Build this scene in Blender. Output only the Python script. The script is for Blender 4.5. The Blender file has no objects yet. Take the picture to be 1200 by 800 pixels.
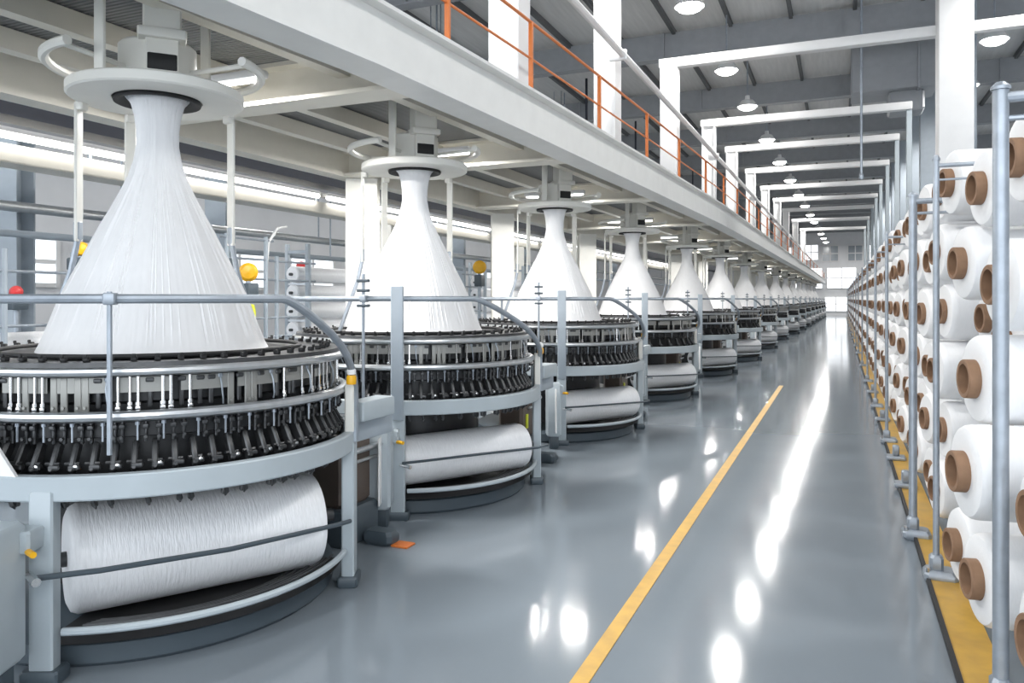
import bpy, math, random
from math import sin, cos, pi, radians, atan2, sqrt, hypot
random.seed(7)
S = bpy.context.scene
COL = S.collection

# ------------------------------------------------------------------ words
ONES = ['', 'first', 'second', 'third', 'fourth', 'fifth', 'sixth', 'seventh', 'eighth', 'ninth', 'tenth', 'eleventh', 'twelfth',
        'thirteenth', 'fourteenth', 'fifteenth', 'sixteenth', 'seventeenth', 'eighteenth', 'nineteenth']
TENS = {2: ('twenty', 'twentieth'), 3: ('thirty', 'thirtieth'), 4: ('forty', 'fortieth'), 5: ('fifty', 'fiftieth'), 6: ('sixty', 'sixtieth')}
def nth(n):
    if n < 20: return ONES[n]
    t, o = divmod(n, 10)
    return TENS[t][1] if o == 0 else TENS[t][0] + '-' + ONES[o]

# ------------------------------------------------------------------ mesh builder
class MB:
    def __init__(s): s.v = []; s.f = []
    def add(s, vs, fs):
        o = len(s.v); s.v += [tuple(p) for p in vs]; s.f += [tuple(i + o for i in f) for f in fs]; return s
    def box(s, c, d, rz=0.0, ch=0.0, tilt=None):
        # box with chamfered vertical and horizontal edges (ch)
        x, y, z = d[0] / 2, d[1] / 2, d[2] / 2
        if ch <= 0:
            vs = [(-x, -y, -z), (x, -y, -z), (x, y, -z), (-x, y, -z), (-x, -y, z), (x, -y, z), (x, y, z), (-x, y, z)]
            fs = [(3, 2, 1, 0), (4, 5, 6, 7), (0, 1, 5, 4), (1, 2, 6, 5), (2, 3, 7, 6), (3, 0, 4, 7)]
        else:
            ch = min(ch, x * .9, y * .9, z * .9)
            def ring(a, b, zz): return [(-a + ch, -b, zz), (a - ch, -b, zz), (a, -b + ch, zz), (a, b - ch, zz), (a - ch, b, zz), (-a + ch, b, zz), (-a, b - ch, zz), (-a, -b + ch, zz)]
            vs = ring(x - ch * .7, y - ch * .7, -z) + ring(x, y, -z + ch) + ring(x, y, z - ch) + ring(x - ch * .7, y - ch * .7, z)
            fs = [tuple(range(7, -1, -1)), tuple(range(24, 32))]
            for k in range(3):
                for i in range(8):
                    j = (i + 1) % 8; fs.append((k * 8 + i, k * 8 + j, k * 8 + 8 + j, k * 8 + 8 + i))
        if tilt:  # rotate about y by tilt
            ct, st = cos(tilt), sin(tilt); vs = [(p[0] * ct + p[2] * st, p[1], -p[0] * st + p[2] * ct) for p in vs]
        cr, sr = cos(rz), sin(rz)
        return s.add([(c[0] + p[0] * cr - p[1] * sr, c[1] + p[0] * sr + p[1] * cr, c[2] + p[2]) for p in vs], fs)
    def lathe(s, prof, n=32, a0=0.0, a1=2 * pi, closed=False, mod=None):
        full = abs(a1 - a0 - 2 * pi) < 1e-6
        m = len(prof); vs = []; fs = []
        N = n if full else n + 1
        for i in range(N):
            a = a0 + (a1 - a0) * i / n
            for k, (r, z) in enumerate(prof):
                rr = r + (mod(i, k, r) if mod else 0)
                vs.append((rr * cos(a), rr * sin(a), z))
        for i in range(n):
            j = (i + 1) % N
            for k in range(m if closed else m - 1):
                l = (k + 1) % m
                fs.append((i * m + k, j * m + k, j * m + l, i * m + l))
        if not full and closed:
            fs.append(tuple(range(m - 1, -1, -1))); fs.append(tuple((N - 1) * m + k for k in range(m)))
        return s.add(vs, fs)
    def tube(s, pts, r, n=8, closed=False, caps=True):
        P = [tuple(map(float, p)) for p in pts]; m = len(P); vs = []; fs = []
        up = None
        for i in range(m):
            a = P[(i - 1) % m] if (i > 0 or closed) else P[i]
            b = P[(i + 1) % m] if (i < m - 1 or closed) else P[i]
            t = [b[k] - a[k] for k in range(3)]; L = sqrt(sum(q * q for q in t)) or 1; t = [q / L for q in t]
            if up is None: up = [0, 0, 1] if abs(t[2]) < .9 else [1, 0, 0]
            d = sum(up[k] * t[k] for k in range(3)); u = [up[k] - d * t[k] for k in range(3)]
            L = sqrt(sum(q * q for q in u)) or 1; u = [q / L for q in u]; up = u
            w = [t[1] * u[2] - t[2] * u[1], t[2] * u[0] - t[0] * u[2], t[0] * u[1] - t[1] * u[0]]
            rr = r[i] if isinstance(r, (list, tuple)) else r
            for k in range(n):
                q = 2 * pi * (k + .5) / n
                vs.append(tuple(P[i][x] + rr * (cos(q) * u[x] + sin(q) * w[x]) for x in range(3)))
        for i in range(m if closed else m - 1):
            j = (i + 1) % m
            for k in range(n):
                l = (k + 1) % n; fs.append((i * n + k, i * n + l, j * n + l, j * n + k))
        if caps and not closed:
            fs.append(tuple(range(n - 1, -1, -1))); fs.append(tuple((m - 1) * n + k for k in range(n)))
        return s.add(vs, fs)
    def cyl(s, a, b, r, n=12): return s.tube([a, b], r, n)
    def sweep_rect(s, pts, hw, z0, z1):
        """vertical-sided beam along a plan polyline; pts (x,y), half width hw"""
        m = len(pts); vs = []; fs = []
        for i in range(m):
            a = pts[max(i - 1, 0)]; b = pts[min(i + 1, m - 1)]
            t = (b[0] - a[0], b[1] - a[1]); L = hypot(*t); nx, ny = -t[1] / L * hw, t[0] / L * hw
            x, y = pts[i]
            vs += [(x + nx, y + ny, z0), (x - nx, y - ny, z0), (x - nx, y - ny, z1), (x + nx, y + ny, z1)]
        for i in range(m - 1):
            for k in range(4):
                l = (k + 1) % 4; fs.append((i * 4 + k, i * 4 + l, i * 4 + 4 + l, i * 4 + 4 + k))
        fs += [(3, 2, 1, 0), tuple((m - 1) * 4 + k for k in range(4))]
        return s.add(vs, fs)
    def mesh(s, name, mat, smooth=True, ang=35):
        me = bpy.data.meshes.new(name); me.from_pydata(s.v, [], s.f); me.materials.append(mat)
        import bmesh
        bm = bmesh.new(); bm.from_mesh(me); bmesh.ops.recalc_face_normals(bm, faces=bm.faces); bm.to_mesh(me); bm.free()
        if smooth:
            me.polygons.foreach_set('use_smooth', [True] * len(me.polygons)); me.set_sharp_from_angle(angle=radians(ang))
        me.update(); return me

def put(name, me, parent=None, loc=(0, 0, 0), rz=0.0, label=None):
    o = bpy.data.objects.new(name, me); COL.objects.link(o); o.location = loc; o.rotation_euler = (0, 0, rz)
    if parent: o.parent = parent
    if label: o['label'] = label
    return o
def obj(name, mb, mat, parent=None, loc=(0, 0, 0), rz=0.0, label=None, smooth=True):
    return put(name, mb.mesh(name, mat, smooth), parent, loc, rz, label)
def tag(o, label, cat, group=None, kind=None):
    o['label'] = label; o['category'] = cat
    if group: o['group'] = group
    if kind: o['kind'] = kind
    return o
def thing(name, label, cat, loc=(0, 0, 0), rz=0.0, group=None):
    o = bpy.data.objects.new(name, None); COL.objects.link(o); o.location = loc; o.rotation_euler = (0, 0, rz); o.empty_display_size = .1
    return tag(o, label, cat, group)
def struct(name, mb, mat, smooth=False):
    o = obj(name, mb, mat, smooth=smooth); o['kind'] = 'structure'; return o

# ------------------------------------------------------------------ materials
def mat(name, col, rough=.5, metal=0.0, var=.06, scale=6.0, bump=0.0, bscale=60.0, emit=None, spec=.5, stretch=None, rvar=0.0, coat=0.0):
    m = bpy.data.materials.new(name); m.use_nodes = True; nt = m.node_tree; N = nt.nodes; b = N['Principled BSDF']
    b.inputs['Roughness'].default_value = rough; b.inputs['Metallic'].default_value = metal; b.inputs['Specular IOR Level'].default_value = spec
    b.inputs['Coat Weight'].default_value = coat
    tc = N.new('ShaderNodeTexCoord'); mp = N.new('ShaderNodeMapping'); nt.links.new(tc.outputs['Object'], mp.inputs[0])
    if stretch: mp.inputs['Scale'].default_value = stretch
    nz = N.new('ShaderNodeTexNoise'); nz.inputs['Scale'].default_value = scale; nz.inputs['Detail'].default_value = 4; nt.links.new(mp.outputs[0], nz.inputs[0])
    r = N.new('ShaderNodeMapRange'); r.inputs['From Min'].default_value = .25; r.inputs['From Max'].default_value = .75
    r.inputs['To Min'].default_value = 1 - var; r.inputs['To Max'].default_value = 1 + var; nt.links.new(nz.outputs['Fac'], r.inputs[0])
    mx = N.new('ShaderNodeVectorMath'); mx.operation = 'SCALE'; mx.inputs[0].default_value = col[:3]; nt.links.new(r.outputs[0], mx.inputs['Scale'])
    nt.links.new(mx.outputs[0], b.inputs['Base Color'])
    if rvar:
        rr = N.new('ShaderNodeMapRange'); rr.inputs['To Min'].default_value = rough - rvar; rr.inputs['To Max'].default_value = rough + rvar
        nt.links.new(nz.outputs['Fac'], rr.inputs[0]); nt.links.new(rr.outputs[0], b.inputs['Roughness'])
    if bump:
        n2 = N.new('ShaderNodeTexNoise'); n2.inputs['Scale'].default_value = bscale; nt.links.new(mp.outputs[0], n2.inputs[0])
        bp = N.new('ShaderNodeBump'); bp.inputs['Strength'].default_value = bump; bp.inputs['Distance'].default_value = .01
        nt.links.new(n2.outputs['Fac'], bp.inputs['Height']); nt.links.new(bp.outputs[0], b.inputs['Normal'])
    if emit:
        b.inputs['Emission Color'].default_value = (*emit[0], 1); b.inputs['Emission Strength'].default_value = emit[1]
    return m

M = {}
M['floor'] = mat('floor_epoxy', (.19, .222, .252), .105, var=.05, scale=.8, rvar=.025, spec=.4)
M['grey'] = mat('machine_grey_paint', (.42, .475, .51), .4, var=.04)
M['greydk'] = mat('machine_dark_grey_paint', (.06, .08, .097), .45)
M['cream'] = mat('cream_paint', (.74, .71, .63), .45, var=.03)
M['creamlt'] = mat('light_cream_paint', (.80, .79, .74), .45, var=.03)
M['beam'] = mat('pale_grey_beam_paint', (.80, .80, .78), .5, var=.03)
M['white'] = mat('white_paint', (.82, .82, .82), .45, var=.02)
M['wall'] = mat('white_wall_paint', (.80, .81, .83), .7, var=.03, scale=2)
M['steel'] = mat('brushed_steel_tube', (.62, .64, .66), .28, .9, var=.08, scale=20)
M['galv'] = mat('galvanised_steel', (.36, .40, .45), .42, .55, var=.15, scale=14)
M['chrome'] = mat('bright_steel', (.78, .78, .78), .18, 1.0)
M['dark'] = mat('dark_oiled_steel', (.022, .023, .025), .4, .3, var=.3, scale=12)
M['darkmet'] = mat('dark_grey_metal', (.075, .077, .08), .35, .6, var=.25, scale=15)
M['panel'] = mat('panel_grey_metal', (.30, .30, .285), .4, .35, var=.1, scale=10)
M['black'] = mat('black_rubber', (.012, .012, .013), .6)
M['thread'] = mat('white_warp_thread', (.86, .86, .87), .55, var=.025, scale=30, stretch=(1, 1, .15))
M['fabric'] = mat('white_woven_polymer', (.84, .85, .87), .33, var=.05, scale=14, bump=.45, bscale=9, stretch=(1.6, 9, 1.6))
M['yarn'] = mat('white_wound_yarn', (.86, .865, .875), .42, var=.02, scale=25, bump=.12, bscale=90, stretch=(6, 1, 1))
M['core'] = mat('brown_cardboard_tube', (.25, .145, .085), .7, var=.12, scale=20)
M['orange'] = mat('orange_rail_paint', (.62, .17, .035), .4)
M['yellow'] = mat('yellow_floor_paint', (.50, .29, .035), .35, var=.2, scale=7, rvar=.05)
M['lamp_y'] = mat('amber_plastic', (.80, .42, .01), .35)
M['lime'] = mat('lime_plastic', (.60, .65, .03), .35)
M['red'] = mat('red_plastic', (.60, .03, .03), .35)
M['roof'] = mat('roof_sheet', (.72, .72, .71), .7, var=.08, scale=3, stretch=(4, .3, 1))
M['girder'] = mat('grey_girder_paint', (.36, .375, .395), .55)
M['purlin'] = mat('dark_purlin_paint', (.13, .135, .14), .6)
M['deck'] = mat('grey_deck_plate', (.20, .205, .21), .5, var=.1)
M['navy'] = mat('dark_blue_steel', (.025, .03, .045), .5)
M['bluegrey'] = mat('blue_grey_column_paint', (.36, .41, .46), .5)
M['brown'] = mat('brown_motor_paint', (.11, .085, .07), .45)
M['lens'] = mat('lamp_lens', (.9, .9, .9), .4, emit=((1, .98, .95), 14))
M['tubelit'] = mat('lit_tube', (.9, .9, .9), .4, emit=((1, .98, .94), 5))
M['skywin'] = mat('daylight_window_pane', (.8, .85, .9), .2, emit=((.9, .95, 1), 1.0))
M['endglow'] = mat('glowing_end_pane', (.8, .85, .9), .2, emit=((.95, .97, 1), 1.3))
M['glassgrey'] = mat('grey_window_pane', (.34, .38, .42), .15)
# fine grating for the mezzanine deck
def grating(name):
    m = mat(name, (.17, .175, .18), .5); nt = m.node_tree; N = nt.nodes; b = N['Principled BSDF']
    tc = N.new('ShaderNodeTexCoord'); w = N.new('ShaderNodeTexWave'); w.inputs['Scale'].default_value = 9; w.bands_direction = 'Y'
    nt.links.new(tc.outputs['Object'], w.inputs[0]); bp = N.new('ShaderNodeBump'); bp.inputs['Strength'].default_value = .7; bp.inputs['Distance'].default_value = .02
    nt.links.new(w.outputs['Fac'], bp.inputs['Height']); nt.links.new(bp.outputs[0], b.inputs['Normal'])
    return m
M['grating'] = grating('deck_grating')

# ------------------------------------------------------------------ camera (level, 27 mm, shifted frame)
YAW = 23.2
cam = bpy.data.cameras.new('camera'); co = bpy.data.objects.new('camera', cam); COL.objects.link(co)
cam.sensor_width = 36; cam.lens = 898 / 1200 * 36; cam.shift_y = -50 / 1200; cam.clip_end = 400
co.location = (0, 0, 1.6); co.rotation_euler = (pi / 2, 0, radians(YAW)); S.camera = co
FX, FY = -sin(radians(YAW)), cos(radians(YAW))
def at(px, D):
    u = (px - 600) / 898
    return (D * (FX + u * FY), D * (FY - u * FX))
def lerp(tab, y):
    if y <= tab[0][0]: i = 0
    else:
        i = len(tab) - 2
        for k in range(len(tab) - 1):
            if y <= tab[k + 1][0]: i = k; break
    (a, p), (b, q) = tab[i], tab[i + 1]
    return p + (q - p) * (y - a) / (b - a)

# loom positions along the gently curving row
LOOMS = [at(p, d) for p, d in ((185, 4.26), (486, 6.62), (650, 9.44), (741, 12.8), (805, 16.7), (844, 20.4), (872, 25.3), (892, 30.8))]
XT = [(26, -2.9), (32, -2.86), (45, -2.62), (60, -2.4), (80, -2.1)]
y = LOOMS[-1][1]
while y < 69:
    y += 5.2; LOOMS.append((lerp(XT, y), y))
BT = [(-1, -3.15), (2.66, -2.72), (3.8, -2.6), (6, -2.48), (10, -2.3), (14.5, -2.12), (21, -2.02), (30, -1.92), (45, -1.72), (65, -1.5), (80, -1.35)]
def bx(y): return lerp(BT, y)
ENDY = 80.0

# ------------------------------------------------------------------ setting
struct('floor', MB().box((-2, 36, -.05), (26, 90, .1)), M['floor'])
struct('ceiling', MB().box((-2, 36, 8.25), (26, 90, .1)), M['roof'])
mb = MB().box((-2, ENDY + .1, 4.1), (26, .2, 8.2)); struct('wall_back', mb, M['wall'])
mb = MB().box((-14.9, 36, 4.1), (.2, 90, 8.2)); struct('wall_left', mb, M['wall'])
mb = MB().box((10.9, 36, 4.1), (.2, 90, 8.2)); struct('wall_right', mb, M['wall'])
# windows and added glowing panes in the end wall, windows in the side walls: frame and pane
nwin = 0
def window(x, y, z, w, h, axis, pane):
    global nwin; nwin += 1
    t = thing(f'window_{nwin}', '', 'window', (x, y, z)); del t['label']; del t['category']; t['kind'] = 'structure'
    f = MB(); p = MB(); th = .09
    def bx_(m, a, zz, da, dz, d, off=0):
        c = (a, off, zz) if axis == 'x' else (off, a, zz); s = (da, d, dz) if axis == 'x' else (d, da, dz); m.box(c, s)
    for a in (-w / 2, 0, w / 2): bx_(f, a, 0, th, h + th, .12)
    for zz in (-h / 2, 0, h / 2): bx_(f, 0, zz, w, th, .10)
    bx_(p, 0, 0, w, h, .03)
    obj('window_frame', f, M['white'], t, smooth=False); obj('window_pane', p, pane, t, smooth=False)
for x, z, w, h, pn in ((-2.6, 6.1, 1.25, 1.5, 'endglow'), (-.9, 5.95, 1.45, 1.5, 'glassgrey'), (1.3, 5.95, 1.3, 1.5, 'glassgrey'), (3.2, 5.95, 1.4, 1.5, 'endglow'), (-4.4, 5.95, 1.4, 1.5, 'endglow'),
                       (-2.9, 3.6, 2.6, 2.0, 'endglow'), (.1, 3.6, 2.6, 2.0, 'endglow'), (3.1, 3.6, 2.6, 2.0, 'endglow'), (-.4, 1.1, 2.0, 1.4, 'endglow')):  # lower panes added as glowing surfaces to brighten the far end
    window(x, ENDY - .04, z, w, h, 'x', M[pn])
for k in range(14): window(-14.76, 3.5 + 3.1 * k, 2.35, 2.1, .95, 'y', M['skywin'])
for k in range(9): window(10.76, 8 + 7 * k, 4.6, 4.5, 2.0, 'y', M['skywin'])
# aisle paint
o = struct('floor_marking', MB().box((-1.0, 7.4, .002), (.075, 15, .004)), M['yellow'])
# roof girders, purlins along the hall
GY = [-3.2 + 5.52 * q for q in range(15)]
for k, gy in enumerate(GY):
    t = thing('roof_girder', f'grey girder across the hall under the roof sheet, {nth(k + 1)} from the camera end', 'girder', (0, gy, 0), 0, 'roof girders across the hall')
    obj('girder_web', MB().box((-2, 0, 7.82), (25.6, .12, .62)), M['girder'], t, smooth=False)
    obj('lower_flange', MB().box((-2, 0, 7.50), (25.6, .30, .04)), M['girder'], t, smooth=False)
    for x in range(-12, 10, 4): obj('stiffener', MB().box((x, 0, 7.82), (.05, .28, .60)), M['girder'], t, smooth=False)
for k in range(18):
    o = obj('trim_%d' % (k + 1), MB().box((-13.2 + 1.35 * k, 37, 8.135), (.08, 86, .13)), M['purlin'], smooth=False); o['kind'] = 'structure'

# ------------------------------------------------------------------ lamps
def area(name, parent, loc, sx, sy, power, col=(1, .98, .95), shape='RECTANGLE', rot=(0, 0, 0), spread=pi):
    l = bpy.data.lights.new(name, 'AREA'); l.shape = shape; l.size = sx; l.energy = power; l.color = col; l.spread = spread
    if shape == 'RECTANGLE': l.size_y = sy
    o = bpy.data.objects.new(name, l); COL.objects.link(o); o.parent = parent; o.location = loc; o.rotation_euler = rot; return o
LAMP_W = 75
lamp_h = MB().lathe([(.0, .30), (.06, .30), (.07, .20), (.16, .17), (.26, .02), (.27, 0), (.25, 0), (.15, .14), (0, .15)], 24).mesh('lamp_housing', M['white'])
lamp_l = MB().lathe([(0, .03), (.235, .03), (.235, .0), (.20, -.05), (.12, -.085), (0, -.10)], 24).mesh('lamp_lens', M['lens'])
stem_m = MB().cyl((0, 0, .29), (0, 0, 1.4), .018, 8).mesh('lamp_stem', M['galv'])
LY = [-4, .45, 4.9, 9.35, 13.8, 18.0, 21.6, 26.4, 30.9, 35.8, 41, 46, 51, 56, 61, 66, 71, 76]  # rows carried on unseen behind the camera to light the loom fronts
for row, (x0, dx, word) in enumerate(((-2.75, .020, 'along the mezzanine side'), (2.85, 0, 'on the rack side'), (-9.9, 0, 'over the back bay'))):
    for k, yy in enumerate(LY):
        if row == 2 and (k % 2 or yy > 45): continue
        t = thing('ceiling_lamp', f'round lit ceiling lamp {word}, {nth(k + 1)} from the camera end', 'lamp', (x0 + dx * yy, yy, 6.8), 0, 'round lamps under the roof')
        put('lamp_housing', lamp_h, t); put('lamp_lens', lamp_l, t, label='glowing white lens'); put('lamp_stem', stem_m, t)
        area('lamp_light', t, (0, 0, -.12), .44, .44, LAMP_W, shape='DISK')

# ------------------------------------------------------------------ looms
FRONT = radians(-22.6); A1 = radians(25.8); A2 = radians(-66)
def arc(r, z, a0, a1, n): return [(r * cos(a0 + (a1 - a0) * i / n), r * sin(a0 + (a1 - a0) * i / n), z) for i in range(n + 1)]
def circ(r, z, n): return [(r * cos(2 * pi * i / n), r * sin(2 * pi * i / n), z) for i in range(n)]
def ringtube(R, z, r, n=96, k=10):
    return MB().lathe([(R + r * cos(2 * pi * i / k), z + r * sin(2 * pi * i / k)) for i in range(k)], n, closed=True)
CONE = [(.585, 1.325), (.562, 1.36), (.520, 1.47), (.475, 1.60), (.42, 1.72), (.36, 1.84), (.29, 1.985), (.235, 2.09), (.19, 2.18), (.15, 2.27), (.122, 2.36),
        (.107, 2.45), (.108, 2.53), (.118, 2.61), (.134, 2.67), (.150, 2.70), (.148, 2.712)]
LM = {}
def L(key, name, mb, m, smooth=True, ang=35):
    LM[key] = (name, mb.mesh(name, M[m], smooth, ang)); return LM[key]
rng = random.Random(3)
tw = [rng.uniform(.6, 1.4) for _ in range(360)]
L('cone_hi', 'warp_cone', MB().lathe(CONE, 360, mod=lambda i, k, r: ((.0032 if i % 2 else -.0032) * tw[i] * (r / .5 + .12)) if 0 < k < 16 else 0), 'thread', True, 80)
L('cone_lo', 'warp_cone', MB().lathe(CONE, 96, mod=lambda i, k, r: (.002 if i % 2 else -.002) * (r / .5)), 'thread', True, 80)
# base, inner body
L('base', 'base', MB().lathe([(0, 0), (.93, 0), (.95, .02), (.95, .10), (.90, .125), (0, .125)], 64), 'greydk')
L('body', 'body', MB().lathe([(.30, .12), (.30, .70), (.55, .745), (.80, .775), (.88, .80), (.88, 1.27), (.55, 1.28), (.55, .2)], 64), 'dark')
L('table', 'shed_table', MB().lathe([(.56, 1.305), (.62, 1.300), (.74, 1.312), (.90, 1.325), (.985, 1.325), (.99, 1.30), (.96, 1.285), (.56, 1.275)], 96, closed=True), 'darkmet')
L('table_rim', 'table_rim', ringtube(.76, 1.335, .012), 'black')
L('ringA', 'upper_ring', ringtube(1.0, 1.285, .021), 'steel')
L('ringB', 'middle_ring', ringtube(1.012, 1.095, .024), 'steel')
L('drum', 'reed_drum', MB().lathe([(.90, 1.135), (.93, 1.15), (.93, 1.255), (.89, 1.262)], 96), 'dark')
L('skirt', 'cam_skirt', MB().lathe([(.88, .985), (.955, 1.0), (.955, 1.06), (.98, 1.07), (.98, 1.078), (.88, 1.09)], 96), 'dark')
L('frame_ring', 'frame_ring', MB().lathe([(1.035, .755), (1.078, .755), (1.083, .762), (1.083, .853), (1.078, .86), (1.035, .86)], 128, closed=True), 'grey')
L('base_tube', 'foot_tube', MB().tube(arc(1.04, .20, A2 + .06, A1 - .06, 36), .017, 8), 'grey')
L('stay', 'tube_stay', MB().cyl((1.0, 0, .07), (1.03, 0, .19), .009, 6), 'galv')
L('under', 'drip_tray', MB().lathe([(.55, .126), (1.0, .126), (1.01, .132), (.55, .136)], 24, A2 - .05, A1 + .05, closed=True), 'black')
L('blocker', 'light_blocker', MB().lathe([(.78, .757), (1.034, .757), (1.034, .772), (.78, .79)], 64, closed=True), 'dark')  # dark annulus added to keep light from above off the cloth roll
hf = MB()
for r in (.80, .85, .90, .95, .99): hf.tube(arc(r, .15 + max(0, r - .8) * .28, A2 + .12, A1 - .12, 20), .006, 5)
L('guide', 'guide_wires', hf, 'darkmet')
# stations shaped at angle zero and turned round the ring
panel = MB().lathe([(.958, 1.192), (.966, 1.192), (.966, 1.258), (.958, 1.258)], 4, radians(-6.4), radians(6.4), closed=True)
L('panel', 'cover_panel', panel, 'panel')
sp = MB().cyl((.972, 0, 1.106), (.972, 0, 1.262), .0065, 8); sp.box((.972, 0, 1.125), (.022, .022, .020), ch=.004); sp.cyl((.972, 0, 1.136), (.972, 0, 1.150), .011, 8)
L('spindle', 'spindle', sp, 'chrome')
sp = MB().box((.955, 0, 1.19), (.018, .020, .13), ch=.004); sp.box((.963, 0, 1.245), (.02, .034, .02), ch=.004)
L('holder', 'spindle_holder', sp, 'darkmet')
L('flat', 'guide_plate', MB().box((.962, 0, 1.185), (.012, .030, .15), ch=.003).cyl((.966, 0, 1.13), (.978, 0, 1.13), .007, 8), 'panel')
L('hook', 'thread_hook', MB().tube([(.965, 0, 1.25), (.985, 0, 1.21), (.985, .006, 1.15), (.97, .012, 1.12)], .004, 6).box((.965, 0, 1.25), (.016, .02, .02), ch=.004), 'galv')
hb = MB().box((.965, 0, 1.025), (.02, .012, .10), ch=.003); hb.box((.978, 0, 1.045), (.02, .026, .022), ch=.004); hb.cyl((.985, 0, 1.0), (.998, 0, 1.0), .008, 6)
L('heddle', 'heddle_slide', hb, 'darkmet')
hb = MB().cyl((.982, 0, .985), (.982, 0, 1.075), .005, 6).cyl((.982, 0, 1.052), (.982, 0, 1.066), .010, 8)
L('pin', 'heddle_pin', hb, 'galv')
gp = MB().box((.965, 0, .915), (.045, .026, .13), ch=.006, tilt=radians(-28)); gp.box((.995, .012, .88), (.03, .05, .022), ch=.005); gp.cyl((.99, -.03, .895), (.99, .03, .895), .008, 6)
L('gripper', 'shuttle_arm', gp, 'darkmet')
gp = MB().tube([(.985, .02, .885), (1.000, .02, .885), (1.010, .02, .885), (1.013, .02, .885)], [.004, .009, .009, .004], 10)
L('nut', 'arm_bolt', gp, 'chrome')
stv = MB().box((.915, 0, 1.335), (.03, .026, .022), ch=.004); stv.box((.93, 0, 1.35), (.012, .018, .016), ch=.003)
L('stud', 'table_stud', stv, 'black')
hg = MB().tube([(.98, 0, .76), (.99, 0, .735), (.985, .005, .715), (.97, .005, .695)], [.006, .011, .012, .004], 8).box((.955, 0, .73), (.03, .014, .06), ch=.004)
L('spring', 'tension_spring', hg, 'darkmet')
# ridged drums for far looms
def ridged(r0, r1, z0, z1, n):
    return MB().lathe([(r0, z0), (r1, z0), (r1, z1), (r0, z1)], n * 2, closed=True, mod=lambda i, k, r: (.03 if i % 2 else -.03) if k in (1, 2) else 0)
L('far_top', 'reed_stations', ridged(.86, .96, 1.12, 1.262, 64), 'panel', False)
L('far_mid', 'heddle_stations', ridged(.86, .95, .985, 1.08, 64), 'darkmet', False)
L('far_low', 'shuttle_stations', ridged(.80, .96, .862, .965, 48), 'dark', False)
# posts
def post_mb(a, top, w=.115, d=.07):
    c = (1.055 * cos(a), 1.055 * sin(a)); m = MB().box((c[0], c[1], (top + .05) / 2), (d, w, top - .05), a, ch=.008)
    return m
L('post1', 'frame_post', post_mb(A1, .80), 'grey'); L('post2', 'frame_post', post_mb(A2, .80, .10, .07), 'grey')
def foot_mb(a): return MB().box((1.055 * cos(a), 1.055 * sin(a), .03), (.11, .16, .06), a, ch=.01)
L('pfoot1', 'post_foot', foot_mb(A1), 'greydk'); L('pfoot2', 'post_foot', foot_mb(A2), 'greydk')
L('tall', 'tall_post', MB().box((1.115 * cos(A2), 1.115 * sin(A2), 1.21), (.04, .09, .96), A2, ch=.006), 'bluegrey')
L('mastplate', 'rail_bracket', MB().box((1.06 * cos(A1), 1.06 * sin(A1), .99), (.05, .075, .27), A1, ch=.006), 'creamlt')
A3 = radians(150); A4 = radians(-150)
L('post3', 'frame_post', post_mb(A3, .80), 'grey'); L('post4', 'frame_post', post_mb(A4, .80), 'grey')
# guard rail: level round the front, then bends down onto the right post
BEND = ((0, 0), (.06, .015), (.14, .055), (.28, .14), (.41, .23), (.58, .355), (.73, .49), (.83, .61), (.91, .75), (.97, .88), (1, 1))
for key, view, x0 in (('rail', 41.7, .49), ('rail2', 62, .44)):
    aB = math.asin(x0) - radians(view); x1 = sin(A1 + radians(view)); gr = arc(1.085, 1.60, radians(-200), aB, 56)
    for f, g in BEND[1:]:
        a = min(A1, math.asin(x0 + (x1 - x0) * f) - radians(view)); gr.append((1.085 * cos(a), 1.085 * sin(a), 1.60 - .50 * g))
    gr.append((1.085 * cos(A1), 1.085 * sin(A1), .80))
    L(key, 'guard_rail', MB().tube(gr, .021, 10), 'galv')
def rod_mb(a, z0=.97, z1=1.63, r=.011): return MB().tube([(1.107 * cos(a), 1.107 * sin(a), z0), (1.107 * cos(a), 1.107 * sin(a), z1)], r, 8).box((1.09 * cos(a), 1.09 * sin(a), 1.60), (.07, .05, .05), a, ch=.006)
L('rodA', 'rail_rod', rod_mb(radians(-51.5), .95, 1.63), 'galv')
L('rodB', 'rail_rod', rod_mb(radians(-79), .86, 1.78, .012), 'galv')
L('rodC', 'rail_rod', rod_mb(radians(150), .81, 1.62, .016), 'galv')
cl = MB()
for z in (1.73, 1.66, 1.55): cl.box((1.107 * cos(radians(-79)), 1.107 * sin(radians(-79)), z), (.04, .09, .022), radians(-79), ch=.004)
L('clamp', 'rod_clamp', cl, 'greydk')
# sensor on the right post
ca, sa = cos(radians(21)), sin(radians(21))
L('sensor', 'stop_button', MB().lathe([(0, 1.13), (.026, 1.13), (.028, 1.14), (.028, 1.17), (.022, 1.18), (0, 1.18)], 16), 'lamp_y')
L('sensorcap', 'button_cap', MB().lathe([(.012, 1.18), (.024, 1.185), (.026, 1.205), (.014, 1.225), (0, 1.23)], 16), 'white')
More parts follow.
